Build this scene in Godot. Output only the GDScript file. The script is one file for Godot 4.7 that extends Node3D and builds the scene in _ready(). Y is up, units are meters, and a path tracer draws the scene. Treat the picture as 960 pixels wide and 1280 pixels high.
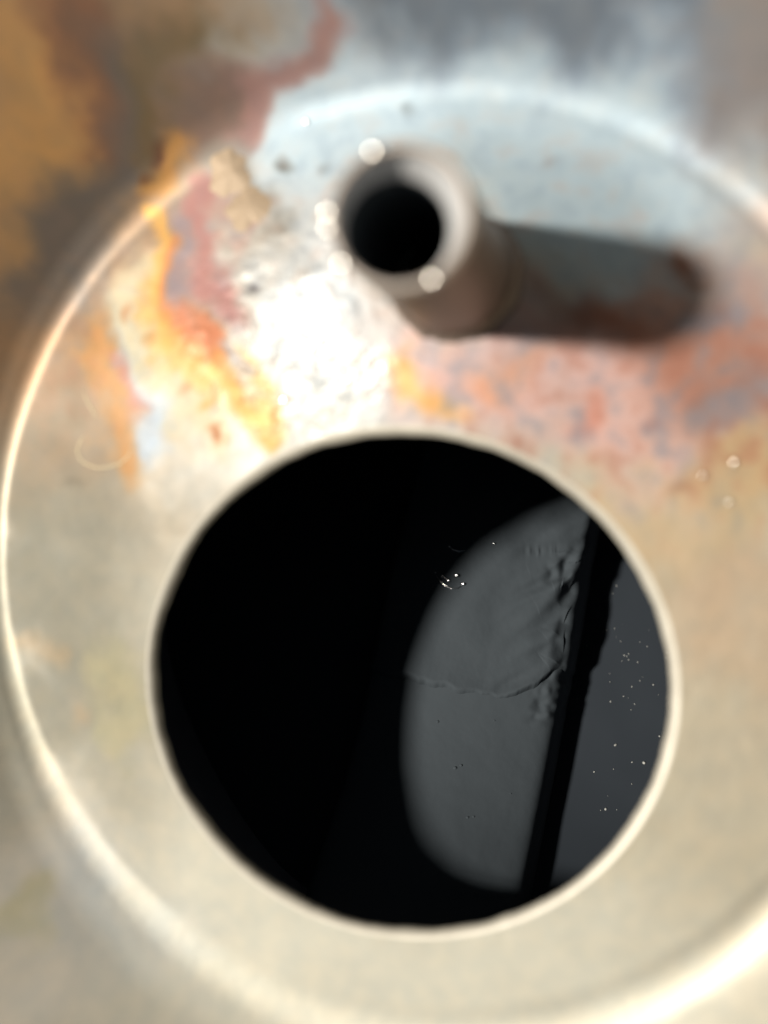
extends Node3D
# A heat-tinted steel exhaust end cap seen from above: dished end plate with a round outlet, a stub tube,
# and a soot-black pipe inside the chamber. All shapes are worked out in millimetres and built in metres.

const MM := 0.001
const RING := Vector2(0.5, -12.0)        # centre of the dished cap
const TUBE := Vector2(5.0, -39.0)        # foot of the stub tube
const HOLE_R := 25.9
const LIP := 0.9
const PLATE_R := 43.9
const WALL_SLOPE := 40.0                 # degrees from the plate
const WALL_OUT := 84.0
const TEX := 1024
const TEX_HALF := 86.0                   # the tint covers RING +- this

var dents := FastNoiseLite.new()
var fine := FastNoiseLite.new()
var lumps := FastNoiseLite.new()
var rng := RandomNumberGenerator.new()
var steel: StandardMaterial3D
var shaded_tube_steel: StandardMaterial3D
var lit_rim_steel: StandardMaterial3D
var mouth_steel: StandardMaterial3D
var lip_steel: StandardMaterial3D
var bead_steel: StandardMaterial3D
var soot: StandardMaterial3D
var shell_soot: StandardMaterial3D
var soot_sheet: StandardMaterial3D

func _ready() -> void:
	rng.seed = 7
	# --- camera
	var cam := Camera3D.new()
	cam.name = "camera"
	var right := Vector3(0.98107, -0.19364, 0.0)
	var up := Vector3(-0.00376, -0.01905, -0.99981).normalized()
	right = (right - up * right.dot(up)).normalized()
	cam.transform = Transform3D(Basis(right, up, right.cross(up)), Vector3(21.06, 119.30, -18.94) * MM)
	cam.keep_aspect = Camera3D.KEEP_HEIGHT
	cam.near = 0.005
	cam.far = 4.0
	var lens := CameraAttributesPhysical.new()
	lens.frustum_focal_length = 28.97
	lens.frustum_near = 0.005
	lens.frustum_far = 4.0
	lens.frustum_focus_distance = 0.152
	lens.exposure_aperture = 6.0
	cam.attributes = lens
	cam.fov = 45.0
	add_child(cam)
	cam.current = true
	# --- sky, sun, exposure
	var sky_mat := ProceduralSkyMaterial.new()
	sky_mat.sky_top_color = Color(0.58, 0.64, 0.70)
	sky_mat.sky_horizon_color = Color(0.80, 0.81, 0.80)
	sky_mat.ground_bottom_color = Color(0.22, 0.20, 0.18)
	sky_mat.ground_horizon_color = Color(0.45, 0.43, 0.40)
	sky_mat.sky_curve = 0.15
	var sky := Sky.new()
	sky.sky_material = sky_mat
	var env := Environment.new()
	env.background_mode = Environment.BG_SKY
	env.sky = sky
	env.background_energy_multiplier = 0.10
	env.tonemap_mode = Environment.TONE_MAPPER_LINEAR
	env.tonemap_exposure = 1.08
	env.sdfgi_enabled = true
	env.ssao_enabled = true
	env.ssil_enabled = true
	var we := WorldEnvironment.new()
	we.name = "daylight"
	we.environment = env
	add_child(we)
	var sun := DirectionalLight3D.new()
	sun.name = "sun"
	sun.light_energy = 1.6
	sun.light_color = Color(1.0, 0.975, 0.93)
	sun.light_angular_distance = 5.0
	sun.shadow_enabled = true
	var towards := Vector3(0.65, -1.0, 0.075).normalized()
	sun.basis = Basis.looking_at(towards, Vector3(0, 0, 1))
	add_child(sun)
	# --- surfaces and things
	_noises()
	_materials()
	_end_cap()
	_inner_pipe()
	_baffle()

func _noises() -> void:
	dents.seed = 11
	dents.frequency = 0.05
	dents.fractal_octaves = 3
	fine.seed = 23
	fine.frequency = 0.22
	fine.fractal_octaves = 4
	lumps.seed = 5
	lumps.frequency = 0.08
	lumps.fractal_octaves = 2

# ---------------------------------------------------------------- helpers
func lattice(nu: int, nv: int, wrap_u: bool, at: Callable, flip := false) -> ArrayMesh:
	# a grid of points at(u, v) with u, v in 0..1, smooth normals, planar uv
	var pos := PackedVector3Array()
	var uv := PackedVector2Array()
	var cu := nu if wrap_u else nu + 1
	for j in nv + 1:
		for i in cu:
			var p: Vector3 = at.call(float(i) / nu, float(j) / nv)
			pos.append(p * MM)
			uv.append(Vector2((p.x - RING.x) / (2.0 * TEX_HALF) + 0.5, (p.z - RING.y) / (2.0 * TEX_HALF) + 0.5))
	var idx := PackedInt32Array()
	for j in nv:
		for i in nu:
			var a := j * cu + i
			var b := j * cu + (i + 1) % cu
			var c := a + cu
			var d := b + cu
			if flip:
				idx.append_array([a, b, c, b, d, c])
			else:
				idx.append_array([a, c, b, b, c, d])
	return finish(pos, uv, idx)

func finish(pos: PackedVector3Array, uv: PackedVector2Array, idx: PackedInt32Array) -> ArrayMesh:
	var nor := PackedVector3Array()
	nor.resize(pos.size())
	for k in range(0, idx.size(), 3):
		var n := (pos[idx[k + 2]] - pos[idx[k]]).cross(pos[idx[k + 1]] - pos[idx[k]]) * 1e6
		for q in 3:
			nor[idx[k + q]] += n
	for k in nor.size():
		nor[k] = nor[k].normalized()
	var arr := []
	arr.resize(Mesh.ARRAY_MAX)
	arr[Mesh.ARRAY_VERTEX] = pos
	arr[Mesh.ARRAY_NORMAL] = nor
	arr[Mesh.ARRAY_TEX_UV] = uv
	arr[Mesh.ARRAY_INDEX] = idx
	var m := ArrayMesh.new()
	m.add_surface_from_arrays(Mesh.PRIMITIVE_TRIANGLES, arr)
	return m

func lathe(profile: Array, seg: int, jitter := 0.0) -> ArrayMesh:
	# profile of Vector2(radius, height) turned about y; the outside is on the left of its course upwards
	var n := profile.size() - 1
	return lattice(seg, n, true, func(u: float, v: float) -> Vector3:
		var q: Vector2 = profile[int(round(v * n))]
		var a := u * TAU
		var j := 1.0 + jitter * dents.get_noise_3d(cos(a) * 30.0, q.y * 4.0, sin(a) * 30.0) if jitter > 0.0 else 1.0
		return Vector3(cos(a) * q.x * j, q.y, sin(a) * q.x * j))

func tube_along(points: Array, radius: float, seg := 8, closed := false) -> ArrayMesh:
	var n := points.size()
	return lattice(seg, n if closed else n - 1, true, func(u: float, v: float) -> Vector3:
		var k := int(round(v * (n if closed else n - 1)))
		var p: Vector3 = points[k % n]
		var q: Vector3 = points[(k + 1) % n] if closed or k < n - 1 else p
		var o: Vector3 = points[(k - 1 + n) % n] if closed or k > 0 else p
		var dir := (q - o).normalized()
		var side := dir.cross(Vector3.UP).normalized()
		var over := side.cross(dir)
		var r := radius if closed or (k > 0 and k < n - 1) else radius * 0.15
		var a := u * TAU
		return p + side * cos(a) * r + over * sin(a) * r * 0.7)

func part(called: String, mesh: Mesh, mat: Material, parent: Node, at := Vector3.ZERO) -> MeshInstance3D:
	var o := MeshInstance3D.new()
	o.name = called
	o.mesh = mesh
	o.material_override = mat
	o.position = at * MM
	parent.add_child(o, true)
	return o

func thing(called: String, label: String, category: String, at := Vector3.ZERO) -> Node3D:
	var o := Node3D.new()
	o.name = called
	o.position = at * MM
	o.set_meta("label", label)
	o.set_meta("category", category)
	add_child(o, true)
	return o

# ---------------------------------------------------------------- materials
func _normal_map(seed_no: int, freq: float, octaves: int, strength: float, size := 512) -> ImageTexture:
	var n := FastNoiseLite.new()
	n.seed = seed_no
	n.frequency = freq
	n.fractal_octaves = octaves
	var im := n.get_seamless_image(size, size, false, false, 0.12, false)
	im.convert(Image.FORMAT_RGBA8)
	im.bump_map_to_normal_map(strength)
	return ImageTexture.create_from_image(im)

func _materials() -> void:
	steel = StandardMaterial3D.new()
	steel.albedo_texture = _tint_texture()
	var shine := _shine_texture()          # red: metal share, green: roughness
	steel.metallic = 1.0
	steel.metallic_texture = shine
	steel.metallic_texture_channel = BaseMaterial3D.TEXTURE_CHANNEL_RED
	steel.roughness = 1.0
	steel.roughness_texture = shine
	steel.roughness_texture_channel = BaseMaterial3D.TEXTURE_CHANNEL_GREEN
	steel.normal_enabled = true
	steel.normal_texture = _relief_texture()
	steel.normal_scale = 1.0
	shaded_tube_steel = StandardMaterial3D.new()
	shaded_tube_steel.albedo_color = Color8(122, 108, 98)  # shade on the tube side put into the colour, darker than the rim
	shaded_tube_steel.metallic = 0.55
	shaded_tube_steel.roughness = 0.5
	lit_rim_steel = StandardMaterial3D.new()
	lit_rim_steel.albedo_color = Color8(186, 174, 164)  # same steel made lighter, sunlight on the rim put into the colour
	lit_rim_steel.metallic = 0.4
	lit_rim_steel.roughness = 0.5
	lip_steel = StandardMaterial3D.new()
	lip_steel.albedo_color = Color8(196, 190, 176)
	lip_steel.metallic = 0.2
	lip_steel.roughness = 0.5
	bead_steel = StandardMaterial3D.new()
	bead_steel.albedo_color = Color8(225, 218, 208)
	bead_steel.metallic = 1.0
	bead_steel.roughness = 0.28
	soot = StandardMaterial3D.new()
	soot.albedo_color = Color8(63, 69, 74)
	soot.roughness = 0.85
	soot.metallic_specular = 0.25
	shell_soot = StandardMaterial3D.new()
	shell_soot.albedo_color = Color8(104, 106, 114)
	shell_soot.roughness = 0.9
	soot_sheet = StandardMaterial3D.new()
	soot_sheet.albedo_color = Color8(44, 49, 55)
	soot_sheet.roughness = 0.8
	soot_sheet.metallic_specular = 0.25

func _relief_texture() -> ImageTexture:
	var n := FastNoiseLite.new()
	n.seed = 91
	n.frequency = 0.045
	n.fractal_octaves = 4
	n.fractal_gain = 0.55
	var im := n.get_image(1024, 1024)
	# strong on the bare, hammered steel left of the stub tube, faint elsewhere
	var b := im.get_data()
	var per := 2.0 * TEX_HALF / 1024.0
	for j in 1024:
		for i in 1024:
			var p := Vector2((i + 0.5) * per - TEX_HALF, (j + 0.5) * per - TEX_HALF) + RING
			var k := 0.11 + 0.89 * (1.0 - smoothstep(6.0, 15.0, p.distance_to(Vector2(-11.0, -34.0))))
			k *= 1.0 - 0.7 * smoothstep(38.0, 42.0, p.distance_to(RING))
			b[j * 1024 + i] = clampi(int(128.0 + (b[j * 1024 + i] - 128.0) * k), 0, 255)
	im = Image.create_from_data(1024, 1024, false, Image.FORMAT_L8, b)
	im.convert(Image.FORMAT_RGBA8)
	im.bump_map_to_normal_map(2.6)
	return ImageTexture.create_from_image(im)

func _shine_texture() -> ImageTexture:
	# bare and polished steel is smooth and metallic, oxide-covered steel dull
	# each patch: course in mm, half width, metal share, roughness
	var patches := [
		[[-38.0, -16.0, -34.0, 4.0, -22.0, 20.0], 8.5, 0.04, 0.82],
		[[-11.5, -48.0, -11.0, -32.0, -6.0, -28.0], 5.0, 0.16, 0.44],
		[[-26.0, -42.0, -22.0, -31.0, -15.0, -25.0], 3.0, 0.2, 0.52],
		[[-8.0, -52.0, 6.0, -54.0, 20.0, -50.0], 5.0, 0.2, 0.55],
	]
	var n := FastNoiseLite.new()
	n.seed = 31
	n.frequency = 0.03
	n.fractal_octaves = 5
	var size := 512
	var no := n.get_image(size, size).get_data()
	var per := 2.0 * TEX_HALF / size
	var bytes := PackedByteArray()
	bytes.resize(size * size * 3)
	for j in size:
		for i in size:
			var k := j * size + i
			var v := (no[k] - 128) / 128.0
			var p := Vector2((i + 0.5) * per - TEX_HALF, (j + 0.5) * per - TEX_HALF) + RING
			var metal := 0.14
			var rough := 0.60
			for s in patches:
				var w := 1.0 - smoothstep(s[1] * 0.5, s[1] * 1.4, course_distance(p + Vector2(v, -v) * 5.0, s[0]))
				metal = lerpf(metal, s[2], w)
				rough = lerpf(rough, s[3], w)
			var sn := (p - RING).normalized().y
			var wide := 1.0 + (1.8 if sn > 0.0 else 0.6) * pow(absf(sn), 1.5)
			var ring := 1.0 - smoothstep(0.6 * wide, 1.5 * wide, absf(p.distance_to(RING) - PLATE_R - 1.5 * wide))
			ring *= 1.0 - 0.8 * (1.0 - smoothstep(4.0, 9.0, p.distance_to(Vector2(-17.0, -54.0))))   # oxide covers the groove here
			metal = lerpf(metal, 0.62 if sn > 0.2 else 0.45, ring)
			rough = lerpf(rough, 0.38 + 0.06 * (wide - 1.0), ring)
			bytes[3 * k] = clampi(int(255.0 * metal * (1.0 + 0.4 * v * (1.0 - ring))), 0, 255)
			bytes[3 * k + 1] = clampi(int(255.0 * (rough + 0.14 * v * (1.0 - ring))), 0, 255)
	return ImageTexture.create_from_image(Image.create_from_data(size, size, false, Image.FORMAT_RGB8, bytes))

func course_distance(p: Vector2, pts: Array) -> float:
	if pts.size() == 2:
		return p.distance_to(Vector2(pts[0], pts[1]))
	var d := 1e9
	for q in range(0, pts.size() - 2, 2):
		var a := Vector2(pts[q], pts[q + 1])
		var b := Vector2(pts[q + 2], pts[q + 3])
		var t := clampf((p - a).dot(b - a) / maxf((b - a).length_squared(), 1e-6), 0.0, 1.0)
		d = minf(d, p.distance_to(a + (b - a) * t))
	return d

func _tint_texture() -> ImageTexture:
	# steel colours, with some light and shade painted in: bare metal, straw, gold, rose, mauve and blue heat tints, stains
	# each stroke: course as x, z pairs in mm, half width in mm, colour, how much it covers
	var strokes := [
	[[-30.4,-60.9,-41.3,-36.4],17.5,Color8(166,130,96),1.00],
	[[-35.5,-59.3,-39.1,-47.7],6.2,Color8(222,168,104),0.90],
	[[-29.1,-62.3,-33.0,-55.1],2.7,Color8(150,100,74),0.80],
	[[-26.4,-59.4,-32.8,-49.0,-38.1,-39.7],3.6,Color8(116,108,102),0.90],
	[[-20.7,-62.1,-26.5,-54.9],2.4,Color8(130,108,76),0.90],
	[[-6.9,-61.6,7.2,-62.7,18.4,-59.7,27.8,-53.6],6.8,Color8(146,160,178),1.00],
	[[32.7,-59.6,33.6,-52.6],6.0,Color8(128,116,112),0.75],
	[[-35.1,30.9,-39.7,22.4],7.2,Color8(226,218,204),0.90],
	[[-33.8,21.7,-26.0,27.9],4.1,Color8(182,186,188),0.80],
	[[-39.7,25.5],1.8,Color8(198,190,150),0.60],
	[[-1.5,-66.1,14.8,-64.1,23.4,-61.3],4.4,Color8(108,118,130),0.85],  # wall darker towards its top edge
	[[-18.0,25.5,-1.2,29.6,14.7,26.4,26.1,17.0],11.9,Color8(220,217,201),0.90],
	[[-38.9,-11.3,-37.2,1.3],10.1,Color8(156,152,136),0.95],  # left of the plate painted darker to stand in for weaker light
	[[-9.4,-53.5,-8.3,-40.7,-8.3,-29.8],8.6,Color8(228,233,236),1.00],  # pale bare metal, whitened further to paint in the sun glare
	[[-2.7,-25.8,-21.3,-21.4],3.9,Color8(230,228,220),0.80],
	[[-11.1,-54.8,3.5,-55.2,14.5,-52.2,25.8,-46.3],5.9,Color8(206,226,238),1.00],
	[[13.1,-47.2,22.1,-40.0],7.2,Color8(184,202,212),1.00],
	[[4.4,-30.2,14.8,-29.4,26.5,-30.8],5.6,Color8(230,192,186),1.00],
	[[19.9,-22.7],7.1,Color8(232,190,180),1.00],
	[[30.2,-31.6,32.4,-38.5],4.5,Color8(186,160,154),0.90],
	[[14.1,-34.9,22.1,-33.8],2.4,Color8(170,112,90),0.85],
	[[25.8,-32.7,30.5,-26.4],3.7,Color8(196,136,114),0.85],
	[[10.4,-30.5,8.9,-29.4],1.6,Color8(238,170,132),0.80],
	[[16.3,-25.7],1.8,Color8(226,150,128),0.70],
	[[1.7,-29.9,3.2,-28.0],2.0,Color8(250,188,105),0.90],
	[[17.7,-16.7,22.9,-12.2,31.7,-16.7],3.9,Color8(214,190,152),0.85],
	[[28.7,-20.4,33.1,-18.9],2.4,Color8(216,178,132),0.75],
	[[14.0,-20.4,17.0,-18.2],2.1,Color8(205,200,184),0.80],
	[[29.6,-6.9,31.8,-0.9],5.6,Color8(204,176,146),0.90],
	[[31.9,7.5,28.3,15.3],8.3,Color8(194,184,162),0.90],
	[[22.3,3.1,20.1,14.9],4.6,Color8(206,197,172),0.80],
	[[29.4,-34.7],1.8,Color8(146,148,162),0.70],
	[[28.7,-25.6,32.0,-26.8],1.8,Color8(150,150,160),0.60],
	[[10.4,-31.6],1.6,Color8(190,180,190),0.70],
	[[-32.6,-35.6,-31.4,-28.9,-29.4,-22.2],2.5,Color8(205,150,88),0.95],
	[[-29.6,-33.0,-28.4,-28.0],1.1,Color8(196,140,130),0.80],
	[[-28.1,-37.1,-26.5,-30.4,-25.3,-24.6],1.6,Color8(182,200,222),0.95],
	[[-28.1,-40.4,-25.4,-32.8,-22.1,-26.2,-20.2,-23.9],2.4,Color8(214,200,164),0.90],
	[[-26.9,-45.8,-25.8,-40.3,-23.9,-34.4,-20.5,-29.4,-16.8,-25.9,-12.4,-24.1],1.3,Color8(234,178,92),0.95],
	[[-16.8,-31.6,-14.2,-27.6],1.1,Color8(240,196,110),0.75],
	[[-24.7,-42.8,-23.4,-36.8,-20.1,-32.6],1.1,Color8(236,138,58),0.90],
	[[-23.0,-44.3,-21.1,-38.8],2.1,Color8(164,144,146),1.00],
	[[-21.0,-47.2,-18.8,-41.5,-17.9,-36.1],1.5,Color8(186,130,124),0.90],
	[[-21.8,-36.6,-20.1,-33.4],1.1,Color8(206,124,84),0.85],
	[[-18.9,-32.5,-15.9,-30.0],0.7,Color8(180,170,172),0.80],
	[[-23.5,-30.3],0.6,Color8(200,120,70),0.70],
	[[-21.8,-53.1,-20.1,-56.5],2.9,Color8(142,116,104),0.90],
	[[-17.8,-54.8,-15.0,-58.9,-8.1,-63.4],1.7,Color8(176,132,124),0.85],
	[[-24.4,-51.6,-26.9,-49.9],1.6,Color8(222,160,84),0.80],  # gold tint that also paints in a glint at the groove end
	[[-18.7,-51.2],2.1,Color8(150,140,128),0.90],
	[[-16.0,-47.0],1.9,Color8(128,122,112),0.90],
	[[-12.3,-52.0],0.8,Color8(120,124,122),0.90],
	[[-15.0,-39.7],0.5,Color8(70,60,60),1.00],
	[[-10.8,-39.6],0.6,Color8(150,140,130),0.70],
	[[-8.7,-29.8],0.5,Color8(120,120,118),0.70],
	[[-12.9,-31.1],0.6,Color8(130,128,124),0.60],
	[[-5.8,-34.3],0.8,Color8(150,152,155),0.60],
	[[-15.9,-35.6],0.6,Color8(140,100,90),0.70],
	[[-21.5,-27.4],0.6,Color8(220,150,60),0.80],
	[[-18.2,-22.9],0.4,Color8(190,150,100),0.70],
	[[-7.7,-51.7],0.5,Color8(140,146,150),0.60],
	[[1.1,-56.1],0.6,Color8(130,140,146),0.60],
	[[14.5,-50.2],0.6,Color8(150,150,155),0.50],
	[[10.3,-22.7],0.9,Color8(190,130,110),0.50],
	[[23.6,-25.6],0.7,Color8(150,120,120),0.60],
	[[26.5,-19.7],0.7,Color8(170,120,90),0.60],
	[[-20.2,-23.8],0.6,Color8(170,100,50),1.00],
	[[-26.1,-52.7],0.8,Color8(110,70,50),0.80],
	[[-27.8,-51.1],0.7,Color8(120,80,50),0.80],
	[[-26.1,-34.5],0.5,Color8(205,140,60),0.80],
	[[-28.4,-37.8],0.5,Color8(190,130,80),0.80],
	[[-35.4,-19.6],0.8,Color8(150,138,118),0.70],
	[[-39.1,-1.2],1.7,Color8(190,165,130),0.60],
	[[-35.9,4.6],1.9,Color8(192,168,136),0.60],
	[[-31.5,-0.6,-29.8,5.2],2.8,Color8(190,180,140),0.60],
	[[28.0,-40.0],1.2,Color8(140,90,70),0.80],
	]
	var wn := FastNoiseLite.new()
	wn.seed = 3
	wn.frequency = 0.012
	wn.fractal_octaves = 5
	wn.fractal_gain = 0.48
	var wx := wn.get_image(TEX, TEX).get_data()
	wn.seed = 4
	var wz := wn.get_image(TEX, TEX).get_data()
	wn.seed = 8
	wn.frequency = 0.05
	var mot := wn.get_image(TEX, TEX).get_data()
	var per := 2.0 * TEX_HALF / TEX
	var col := PackedColorArray()
	col.resize(TEX * TEX)
	col.fill(Color8(200, 193, 175))
	for s in strokes:
		var pts: Array = s[0]
		var r: float = s[1]
		var c: Color = s[2]
		var soft := maxf(r * (1.1 if r > 3.0 else 0.9), 0.8)
		var reach := r + soft + 2.5
		var lo := Vector2(1e9, 1e9)
		var hi := -lo
		for k in range(0, pts.size(), 2):
			var p := Vector2(pts[k], pts[k + 1])
			lo = lo.min(p)
			hi = hi.max(p)
		var i0 := clampi(int((lo.x - reach - RING.x + TEX_HALF) / per), 0, TEX - 1)
		var i1 := clampi(int((hi.x + reach - RING.x + TEX_HALF) / per), 0, TEX - 1)
		var j0 := clampi(int((lo.y - reach - RING.y + TEX_HALF) / per), 0, TEX - 1)
		var j1 := clampi(int((hi.y + reach - RING.y + TEX_HALF) / per), 0, TEX - 1)
		var warp := minf(2.0, 0.8 + r * 0.5) / 60.0
		for j in range(j0, j1 + 1):
			for i in range(i0, i1 + 1):
				var k := j * TEX + i
				var p := Vector2((i + 0.5) * per - TEX_HALF + RING.x + (wx[k] - 128) * warp, (j + 0.5) * per - TEX_HALF + RING.y + (wz[k] - 128) * warp)
				var d := course_distance(p, pts)
				var w: float = s[3] * (1.0 - smoothstep(r - soft, r + soft, d))
				if w > 0.002:
					col[k] = col[k].lerp(c, w)
	var bytes := PackedByteArray()
	bytes.resize(TEX * TEX * 3)
	for k in TEX * TEX:
		var g := 1.0 + (mot[k] - 128) * 0.0002 + (wx[k] - 128) * 0.0001
		var h := (mot[k] - 128) * 0.0001
		var c := col[k]
		# speckled rust and blue-grey bloom on the side that ran hot
		var px := (k % TEX + 0.5) * per - TEX_HALF + RING.x
		var pz := (k / TEX + 0.5) * per - TEX_HALF + RING.y
		var hot := 1.0 - smoothstep(-26.0, -14.0, pz - 0.12 * px)
		hot *= 0.14 + 0.26 * smoothstep(-38.0, -30.0, pz + 0.1 * (px - 20.0)) * smoothstep(-2.0, 6.0, px)
		hot *= 1.0 - 0.8 * smoothstep(40.0, 46.0, Vector2(px, pz).distance_to(RING))
		var sp := (mot[k] - 128) / 128.0 + 0.5 * (wz[k] - 128) / 128.0
		c = c.lerp(Color8(172, 112, 92), hot * smoothstep(0.0, 0.8, sp))
		c = c.lerp(Color8(138, 150, 168), hot * smoothstep(0.0, 0.8, -sp))
		c = Color(c.r * 0.86, c.g * 0.86, c.b * 0.86)
		bytes[3 * k] = clampi(int(c.r * 255.0 * (g + h)), 0, 255)
		bytes[3 * k + 1] = clampi(int(c.g * 255.0 * g), 0, 255)
		bytes[3 * k + 2] = clampi(int(c.b * 255.0 * (g - h)), 0, 255)
	return ImageTexture.create_from_image(Image.create_from_data(TEX, TEX, false, Image.FORMAT_RGB8, bytes))

# ---------------------------------------------------------------- the end cap
func plate_height(x: float, z: float) -> float:
	var rc := Vector2(x, z).distance_to(RING)
	var d := Vector2(x, z).distance_to(TUBE)
	var dome := -1.8 * pow(minf(rc, PLATE_R) / PLATE_R, 3.0)
	var boss := 4.5 * exp(-d * d / 648.0) * (1.0 - smoothstep(28.0, 43.0, rc))
	return dome + boss + (0.22 * dents.get_noise_2d(x, z) + 0.05 * fine.get_noise_2d(x, z)) * (1.0 - 0.85 * smoothstep(33.0, 41.0, rc))

func cap_point(u: float, s: float) -> Vector3:
	# s = 0 at the outlet, 1 at the ring groove: circles that go over from the outlet to the cap's own
	var c := Vector2.ZERO.lerp(RING, s)
	var r := lerpf(HOLE_R + LIP, PLATE_R, s)
	var x := c.x + cos(u * TAU) * r - 0.8 * (1.0 - s)
	var z := c.y + sin(u * TAU) * r * lerpf(0.952, 1.0, s) + 0.6 * (1.0 - s)
	return Vector3(x, plate_height(x, z), z)

func _end_cap() -> void:
	var cap := thing("exhaust_end_cap", "dished steel end cap with gold, rose and blue heat tints round a big outlet", "exhaust cap")
	# the plate, open where the stub tube goes through
	var plate := lattice(420, 150, true, func(u: float, v: float) -> Vector3: return cap_point(u, v), true)
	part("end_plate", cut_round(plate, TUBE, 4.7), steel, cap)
	# the rolled lip of the outlet turns down into the hole
	var lip := lattice(420, 14, true, func(u: float, v: float) -> Vector3:
		var e := cap_point(u, 0.0)
		var out := Vector3(cos(u * TAU), 0, sin(u * TAU))
		var rr := LIP * (1.0 + 0.25 * dents.get_noise_2d(e.x * 1.5, e.z * 1.5) + 0.1 * fine.get_noise_2d(e.x * 1.5, e.z * 1.5))
		if v <= 0.7:
			var a := v / 0.7 * PI * 0.5
			return e - out * rr * sin(a) + Vector3.DOWN * rr * (1.0 - cos(a))
		return e - out * rr + Vector3.DOWN * (rr + (v - 0.7) / 0.3 * 0.5))
	part("outlet_lip", lip, lip_steel, cap)
	# fillet and slanting wall round the plate, with a rolled rim and an outer skin
	var prof: Array = []
	var s0 := -atan(5.4 / PLATE_R)
	var s1 := deg_to_rad(WALL_SLOPE)
	var fr := 5.0
	var at := Vector2(PLATE_R, 0.0)
	prof.append(at)
	for k in 14:
		var sl := lerpf(s0, s1, (k + 0.5) / 14.0)
		at += Vector2(cos(sl), sin(sl)) * fr * (s1 - s0) / 14.0
		prof.append(at)
	var steps := 24
	var start := at
	for k in range(1, steps + 1):
		var r := lerpf(start.x, WALL_OUT, float(k) / steps)
		prof.append(Vector2(r, start.y + (r - start.x) * tan(s1)))
	at = prof[-1]
	for k in range(1, 9):
		var a := PI * k / 8.0
		var nrm := Vector2(-sin(s1), cos(s1))
		var tan_v := Vector2(cos(s1), sin(s1))
		prof.append(at - nrm * 1.0 + nrm * cos(a) + tan_v * sin(a))
	prof.append(Vector2(start.x + 1.5, start.y - 2.5))
	var np := prof.size() - 1
	var wall := lattice(360, np, true, func(u: float, v: float) -> Vector3:
		var q: Vector2 = prof[int(round(v * np))]
		var sn := sin(u * TAU)
		var wide := (1.8 if sn > 0.0 else 0.6) * pow(absf(sn), 1.5)   # the fillet is rounder at the near side
		q += (Vector2(minf(q.x, start.x), minf(q.y, start.y) if v < 0.75 else start.y) - Vector2(PLATE_R, 0.0)) * wide
		var x := RING.x + cos(u * TAU) * q.x
		var z := RING.y + sin(u * TAU) * q.x
		var base := plate_height(RING.x + cos(u * TAU) * PLATE_R, RING.y + sin(u * TAU) * PLATE_R)
		var grow := smoothstep(PLATE_R, PLATE_R + 6.0, q.x)
		return Vector3(x, q.y + lerpf(base, -1.8, grow) + smoothstep(start.x, start.x + 8.0, q.x) * 0.3 * dents.get_noise_2d(x, z), z), true)
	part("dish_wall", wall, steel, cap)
	# can below, closed, so that daylight comes in only by the outlet
	var can: Array = [Vector2(0.1, -96.0), Vector2(44.0, -96.0), Vector2(46.0, -94.0), Vector2(46.0, -4.2), Vector2(43.0, -3.3), Vector2(43.0, -3.8), Vector2(45.0, -5.0), Vector2(45.0, -93.0), Vector2(44.0, -95.0), Vector2(0.1, -95.0)]
	part("chamber_shell", lathe(can, 96), shell_soot, cap, Vector3(RING.x, 0, RING.y))
	_stub_tube(cap)
	_marks(cap)

func cut_round(m: ArrayMesh, c: Vector2, r: float) -> ArrayMesh:
	var arr := m.surface_get_arrays(0)
	var pos: PackedVector3Array = arr[Mesh.ARRAY_VERTEX]
	var idx: PackedInt32Array = arr[Mesh.ARRAY_INDEX]
	var keep := PackedInt32Array()
	for k in range(0, idx.size(), 3):
		var g := (pos[idx[k]] + pos[idx[k + 1]] + pos[idx[k + 2]]) / (3.0 * MM)
		if Vector2(g.x, g.z).distance_to(c) > r:
			keep.append_array([idx[k], idx[k + 1], idx[k + 2]])
	return finish(pos, arr[Mesh.ARRAY_TEX_UV], keep)

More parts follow.
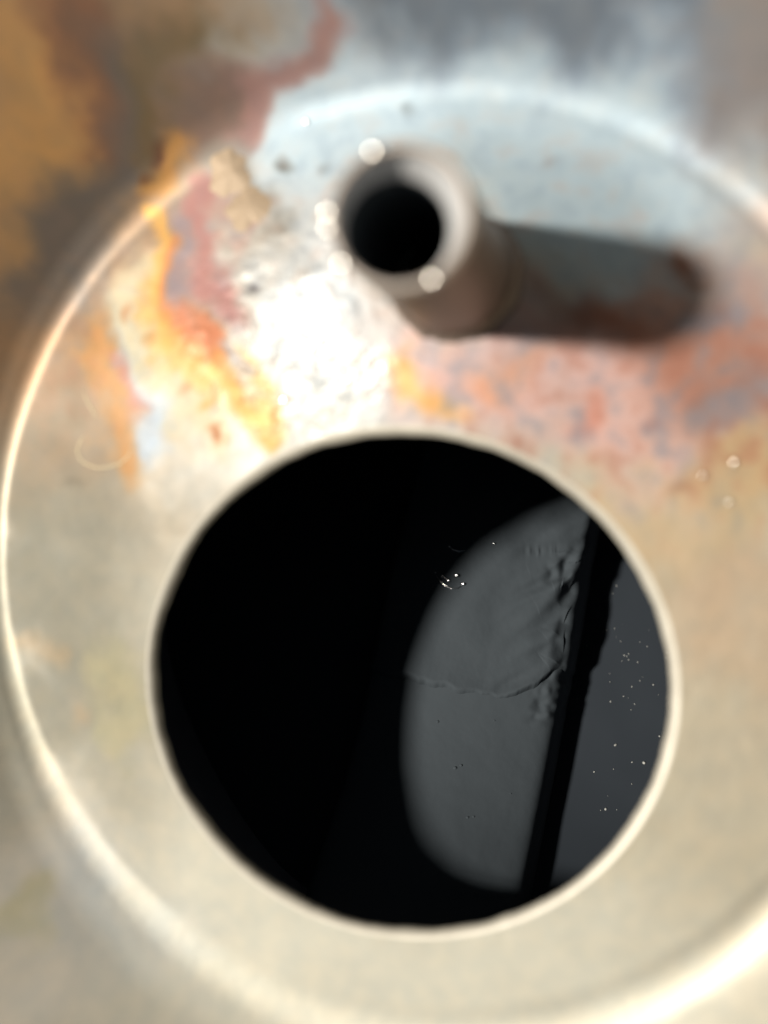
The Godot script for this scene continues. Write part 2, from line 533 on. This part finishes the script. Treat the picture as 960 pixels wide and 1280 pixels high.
func _stub_tube(cap: Node3D) -> void:
	var ro := 5.6
	var ri := 4.3
	var top := 29.2
	var foot := Vector3(TUBE.x, 0, TUBE.y)
	var lean := Basis(Vector3(0, 0, 1), 0.02)
	part("stub_tube", lathe([Vector2(ro, 0.0), Vector2(ro, 8.0), Vector2(ro, 16.0), Vector2(ro, 22.0), Vector2(ro, top - 1.2)], 96, 0.012), shaded_tube_steel, cap, foot).basis = lean
	var rim: Array = [Vector2(ro, top - 1.2), Vector2(ro, top - 0.5), Vector2(ro - 0.1, top - 0.2), Vector2(ro - 0.3, top - 0.03), Vector2(ro - 0.45, top), Vector2(ro - 0.6, top - 0.05), Vector2(ro - 0.75, top - 0.25), Vector2(ro - 1.05, top - 1.1), Vector2(ro - 1.4, top - 2.2), Vector2(ro - 1.62, top - 3.2), Vector2(ro - 1.7, top - 4.2)]
	part("tube_rim", lathe(rim.slice(0, 7), 96, 0.012), lit_rim_steel, cap, foot).basis = lean
	# the mouth drifts to one side as it goes down, as in a bent tube
	var mouth := lattice(96, 10, true, func(u: float, v: float) -> Vector3:
		var r := ro - 0.62 - 0.8 * smoothstep(0.0, 1.0, v)
		return Vector3(cos(u * TAU) * r - 1.05 * v, top - 0.25 - 4.0 * v, sin(u * TAU) * r + 0.3 * v))
	part("tube_mouth", mouth, mouth_steel, cap, foot).basis = lean
	part("sooty_bore", lathe([Vector2(ro - 1.45, top - 4.25), Vector2(ro - 1.5, top - 5.0), Vector2(ro - 1.5, 4.0), Vector2(ro - 1.5, -12.0), Vector2(0.05, -12.0)], 64), soot, cap, foot + Vector3(-1.05, 0, 0.3)).basis = lean
	var weld := lattice(160, 8, true, func(u: float, v: float) -> Vector3:
		var a := u * TAU
		var lump := 1.0 + 0.25 * lumps.get_noise_2d(cos(a) * 40.0, sin(a) * 40.0)
		var b := v * PI * 0.5
		var r := ro + 1.3 * lump * (1.0 - sin(b)) - 0.05
		var x := TUBE.x + cos(a) * r
		var z := TUBE.y + sin(a) * r
		return Vector3(x, plate_height(x, z) - 0.05 + 1.3 * lump * (1.0 - cos(b)), z))
	part("weld_fillet", weld, shaded_tube_steel, cap)
	var burr := SphereMesh.new()
	burr.radius = 0.42 * MM
	burr.height = 0.2 * MM
	burr.radial_segments = 24
	burr.rings = 16
	for deg in [174.0, 187.0, 250.0, 143.0, 60.0]:
		var a := deg_to_rad(deg)
		part("burr", burr, bead_steel, cap, foot + lean * Vector3(cos(a) * (ro - 0.25), top - 0.06, sin(a) * (ro - 0.25))).scale = Vector3.ONE * rng.randf_range(0.65, 1.1)

func _marks(cap: Node3D) -> void:
	# burnt residue: two low crusts that run into each other
	var crust_mat := StandardMaterial3D.new()
	crust_mat.albedo_color = Color8(166, 146, 122)
	crust_mat.roughness = 0.6
	crust_mat.metallic = 0.2
	for q in [[-18.7, -51.2, 2.2, 2.5], [-16.6, -47.3, 2.2, 2.3]]:
		var blob := lattice(48, 10, true, func(u: float, v: float) -> Vector3:
			var a := u * TAU
			var w := 1.0 + 0.45 * lumps.get_noise_2d(q[0] * 7.0 + cos(a) * 11.0, q[1] + sin(a) * 11.0)
			var x: float = q[0] + cos(a) * q[2] * w * v
			var z: float = q[1] + sin(a) * q[3] * w * v
			return Vector3(x, plate_height(x, z) - 0.03 + 0.3 * (1.0 - v * v) * (1.0 + 0.35 * fine.get_noise_2d(x * 1.2, z * 1.2)), z), true)
		part("burnt_crust", blob, crust_mat, cap).set_meta("label", "tan burnt crust beside the bright groove")
	# outline of a dried drip
	var drip_mat := StandardMaterial3D.new()
	drip_mat.albedo_color = Color8(176, 162, 134)
	drip_mat.metallic = 0.6
	drip_mat.roughness = 0.5
	for run in [[-34.7, -29.4, -34.4, -28.4, -34.0, -27.7, -33.4, -26.8, -33.0, -26.0], [-34.3, -24.5, -35.0, -23.8, -35.3, -22.8, -35.0, -22.0, -34.4, -21.5, -33.0, -21.0, -31.6, -21.1, -30.3, -21.4, -29.3, -22.2, -28.9, -23.2]]:
		var pts: Array = []
		for k in range(0, run.size(), 2):
			pts.append(Vector3(run[k], plate_height(run[k], run[k + 1]), run[k + 1]))
		part("dried_drip", tube_along(pts, 0.1), drip_mat, cap)
	# weld spatter
	var ball := SphereMesh.new()
	ball.radius = 0.32 * MM
	ball.height = 0.18 * MM
	ball.radial_segments = 24
	ball.rings = 16
	for q in [[28.0, -20.1], [30.8, -21.3], [30.4, -17.6], [-10.8, -55.8], [-5.5, -29.3], [-9.0, -32.5], [-12.0, -27.6]]:
		part("spatter_bead", ball, bead_steel, cap, Vector3(q[0], plate_height(q[0], q[1]) + 0.04, q[1])).scale = Vector3(rng.randf_range(0.6, 1.1), 0.8, rng.randf_range(0.6, 1.1))

# ---------------------------------------------------------------- inside the chamber
func axis_point(z: float) -> Vector3:
	# axis of the inner pipe: it slopes away towards the far side and bends at both ends
	var y := -45.6 + 0.32 * (z - 10.0)
	if z > 11.0:
		y += 0.020 * (z - 11.0) * (z - 11.0)
	if z > 20.0:
		y += 0.02 * (minf(z, 28.0) - 20.0) * (minf(z, 28.0) - 20.0)
	if z < -6.0:
		y -= 0.028 * (z + 6.0) * (z + 6.0)
	return Vector3(0.5 - 0.165 * (z - 10.0), y, z)

# creases of the crumpled sleeve: course as x, z pairs in mm, depth, half width
const FOLDS := [
	[[5.4, -5.0, 9.7, -6.4, 11.9, -7.9, 13.6, -8.9], 0.43, 1.42],
	[[6.8, 0.2, 11.0, -2.0, 12.8, -3.6, 13.8, -5.7], 0.59, 1.42],
	[[8.2, 3.0, 11.6, 1.2, 12.9, 0.0, 13.4, -1.7], 0.51, 1.11],
	[[8.0, 5.2, 11.4, 4.2, 12.6, 3.2, 12.9, 1.7], 0.54, 1.11],
	[[12.2, -10.9, 13.2, -9.6, 12.9, -7.6], 0.46, 0.78],
	[[13.9, -11.8, 14.2, -10.8, 13.8, -9.9], 0.39, 0.78],
	[[10.6, -9.2, 11.4, -8.4, 11.5, -7.4], 0.31, 0.78],
]

func pipe_point(cx: float, z: float, upper: bool) -> Vector3:
	# cx = 1 on the right flank, 0 on the crest, -1 on the left flank: a flattened tube with tight flanks
	var along := Vector3(-0.165, 0.30, 1.0).normalized()
	var rightv := (Vector3.RIGHT - along * along.x).normalized()
	var upv := along.cross(rightv)
	if upv.y < 0.0:
		upv = -upv
	var cy := (0.84 + 0.16 * (1.0 - cx * cx)) * pow(maxf(0.0, 1.0 - pow(absf(cx), 22.0)), 1.0 / 3.0)
	var c := axis_point(z)
	var nominal := c + rightv * cx * 13.0 + upv * cy * 12.4
	var x := nominal.x
	var zs := nominal.z
	var h := 0.0                                            # how far the skin stands out, mostly over the top
	if upper:
		var below := seam(cx) - z                           # distance above the overlapping edge
		h = 0.2 + 0.9 * exp(-below / 2.8) - 1.35 * pow(1.0 - smoothstep(0.0, 1.5, below), 1.6)
		h += 0.75 * lumps.get_noise_2d(x * 0.8, zs * 0.6) + 0.07 * fine.get_noise_2d(x, zs)
		h += 0.65 * lumps.get_noise_2d((x * 0.5 + zs) * 2.4, (x - zs * 0.5) * 0.8) * smoothstep(-0.1, 0.6, cx) * (1.0 - 0.7 * smoothstep(0.85, 1.0, cx))
		if cx > 0.2 and z > -16.0:
			var p := Vector2(x + 0.5 * lumps.get_noise_2d(x * 2.5, zs * 2.5), zs + 0.5 * lumps.get_noise_2d(zs * 2.5, x * 2.5))
			for f in FOLDS:
				var pts: Array = f[0]
				var best := 1e9
				var d := 0.0
				var run := 0.0
				var n := pts.size() / 2 - 1
				for q in n:
					var s0 := Vector2(pts[2 * q], pts[2 * q + 1])
					var e := Vector2(pts[2 * q + 2], pts[2 * q + 3]) - s0
					var tt := clampf((p - s0).dot(e) / e.length_squared(), 0.0, 1.0)
					var off := p - s0 - e * tt
					if off.length() < best:
						best = off.length()
						d = best * signf(off.cross(e))
						run = (q + tt) / n
				var k: float = d / f[2]
				var fade := smoothstep(0.0, 0.7, run)
				h += f[1] * fade * (0.7 * exp(-(k - 1.1) * (k - 1.1)) - exp(-k * k * 1.6) + 0.35 * exp(-(k + 1.3) * (k + 1.3)))
			# teeth of an old weld along the upper edge
			h += (0.07 + 0.12 * fine.get_noise_2d(x * 3.0, 4.0)) * sin(x * 6.0 + 3.0 * lumps.get_noise_2d(x * 4.0, 1.0)) * exp(-pow((zs + 10.9) / 0.6, 2.0)) * smoothstep(7.5, 8.5, x) * (1.0 - smoothstep(12.0, 12.6, x))
	else:
		h = 0.05 * lumps.get_noise_2d(x * 2.0, zs * 2.0) + 0.025 * fine.get_noise_2d(x * 2.0, zs * 2.0)
		var patch := smoothstep(9.2, 11.0, x + 0.2 * zs - 1.0) * (1.0 - smoothstep(8.8, 11.0, zs)) 
		h += 0.5 * lumps.get_noise_2d(x * 4.0, zs * 4.0) * patch
	return nominal + upv * h * smoothstep(0.0, 0.8, cy) + rightv * h * cx * 0.3

func seam(cx: float) -> float:
	return 10.7 - 0.5 * cx * cx - 4.6 * pow(smoothstep(0.2, 1.0, cx), 1.7) + 0.4 * fine.get_noise_2d(cx * 13.0, 3.0) + 0.3 * lumps.get_noise_2d(cx * 30.0, 9.0)

func _inner_pipe() -> void:
	var pipe := thing("inner_pipe", "soot black inner pipe with crumpled seam seen through the round outlet", "pipe")
	var across := func(u: float) -> float: return sin((0.5 - u) * PI)
	var upper := lattice(440, 420, false, func(u: float, v: float) -> Vector3:
		var cx: float = across.call(u)
		var edge := seam(cx)
		return pipe_point(cx, lerpf(-44.0, edge, 1.0 - pow(1.0 - v, 1.25)), true))
	part("crumpled_sleeve", upper, soot, pipe)
	var lower := lattice(300, 220, false, func(u: float, v: float) -> Vector3:
		var cx: float = across.call(u)
		var edge := seam(cx)
		return pipe_point(cx, lerpf(edge - 1.0, 35.0, v), false))
	part("pipe_body", lower, soot, pipe)
	# a broken blister of wet soot: a ring of small glossy drops
	var wet := StandardMaterial3D.new()
	wet.albedo_color = Color8(235, 235, 235)
	wet.metallic = 1.0
	wet.roughness = 0.22
	for run in [[-3.1, -3.2, -2.6, -2.6, -1.8, -2.1, -1.0, -1.9, -0.3, -2.0, 0.3, -2.5], [-2.4, -3.4, -1.9, -3.0, -1.3, -2.9], [-1.6, -7.0, -1.1, -6.7, -0.3, -6.6, 0.6, -6.9]]:
		var pts: Array = []
		for k in range(0, run.size(), 2):
			pts.append(on_pipe(run[k], run[k + 1]) + Vector3(0, 0.15, 0))
		part("wet_rim", tube_along(pts, 0.07), wet, pipe)
	for q in [[-3.2, -3.5, 0.1], [-2.3, -3.1, 0.1], [-1.5, -2.8, 0.13], [-0.5, -3.6, 0.26], [0.4, -2.7, 0.2], [-1.0, -1.9, 0.1], [-2.4, -2.4, 0.1], [-1.6, -7.0, 0.14], [4.1, -8.3, 0.1]]:
		var m := SphereMesh.new()
		m.radius = q[2] * MM
		m.height = 2.0 * q[2] * MM
		m.radial_segments = 14
		m.rings = 8
		var drop := part("wet_drop", m, wet, pipe, on_pipe(q[0], q[1]) + Vector3(0, 0.3, 0))
		drop.basis = Basis(Vector3(0, 0, 1), 0.24) * Basis.from_scale(Vector3(1.3, 0.4, 0.8))
	for q in [[-2.1, 14.0, 0.22], [0.5, 18.6, 0.25], [1.2, 18.2, 0.2], [2.5, 23.2, 0.18], [3.2, 23.0, 0.15], [5.0, 12.6, 0.12], [7.4, 20.0, 0.12]]:
		var m := SphereMesh.new()
		m.radius = q[2] * MM
		m.height = 2.0 * q[2] * MM
		m.radial_segments = 10
		m.rings = 5
		part("soot_crumb", m, soot, pipe, on_pipe(q[0], q[1])).basis = Basis.from_scale(Vector3(1.0, 0.6, 0.9))

func on_pipe(x: float, z: float) -> Vector3:
	var k := clampf((x - axis_point(z).x) / 13.0, -1.0, 1.0)
	return pipe_point(k, z, z < seam(k))

func baffle_y(x: float, z: float) -> float:
	return axis_point(z).y + 5.0 + 0.08 * (z - 10.0) + 0.3 * dents.get_noise_2d(x, z)

func _baffle() -> void:
	var baffle := thing("baffle_plate", "dark grey dusty baffle sheet behind the right side of the inner pipe", "baffle plate")
	var sheet := lattice(120, 120, false, func(u: float, v: float) -> Vector3:
		var x := lerpf(-42.0, 44.0, u)
		var z := lerpf(-54.0, 33.0, v)
		return Vector3(x, baffle_y(x, z), z), true)
	part("sheet", sheet, soot_sheet, baffle)
	var grain := SphereMesh.new()
	grain.radius = 0.5 * MM
	grain.height = 1.0 * MM
	grain.radial_segments = 6
	grain.rings = 3
	var dust := StandardMaterial3D.new()
	dust.albedo_color = Color8(160, 160, 156)
	dust.roughness = 0.4
	var mm := MultiMesh.new()
	mm.transform_format = MultiMesh.TRANSFORM_3D
	mm.mesh = grain
	mm.instance_count = 64
	for k in 64:
		var x := rng.randf_range(15.0, 28.0)
		var z := rng.randf_range(-18.0, 26.0)
		if k < 30:
			x = 21.0 + rng.randfn() * 2.2
			z = 5.0 + rng.randfn() * 6.0
		var s := rng.randf_range(0.08, 0.22) * (2.0 if rng.randf() < 0.1 else 1.0)
		var b := Basis(Vector3(rng.randf() + 0.1, rng.randf(), rng.randf()).normalized(), rng.randf() * 6.0) * Basis.from_scale(Vector3(s, s * 0.7, s * 1.2))
		mm.set_instance_transform(k, Transform3D(b, Vector3(x, baffle_y(x, z) + 0.04, z) * MM))
	var mi := MultiMeshInstance3D.new()
	mi.name = "dust"
	mi.multimesh = mm
	mi.material_override = dust
	mi.set_meta("kind", "stuff")
	baffle.add_child(mi)
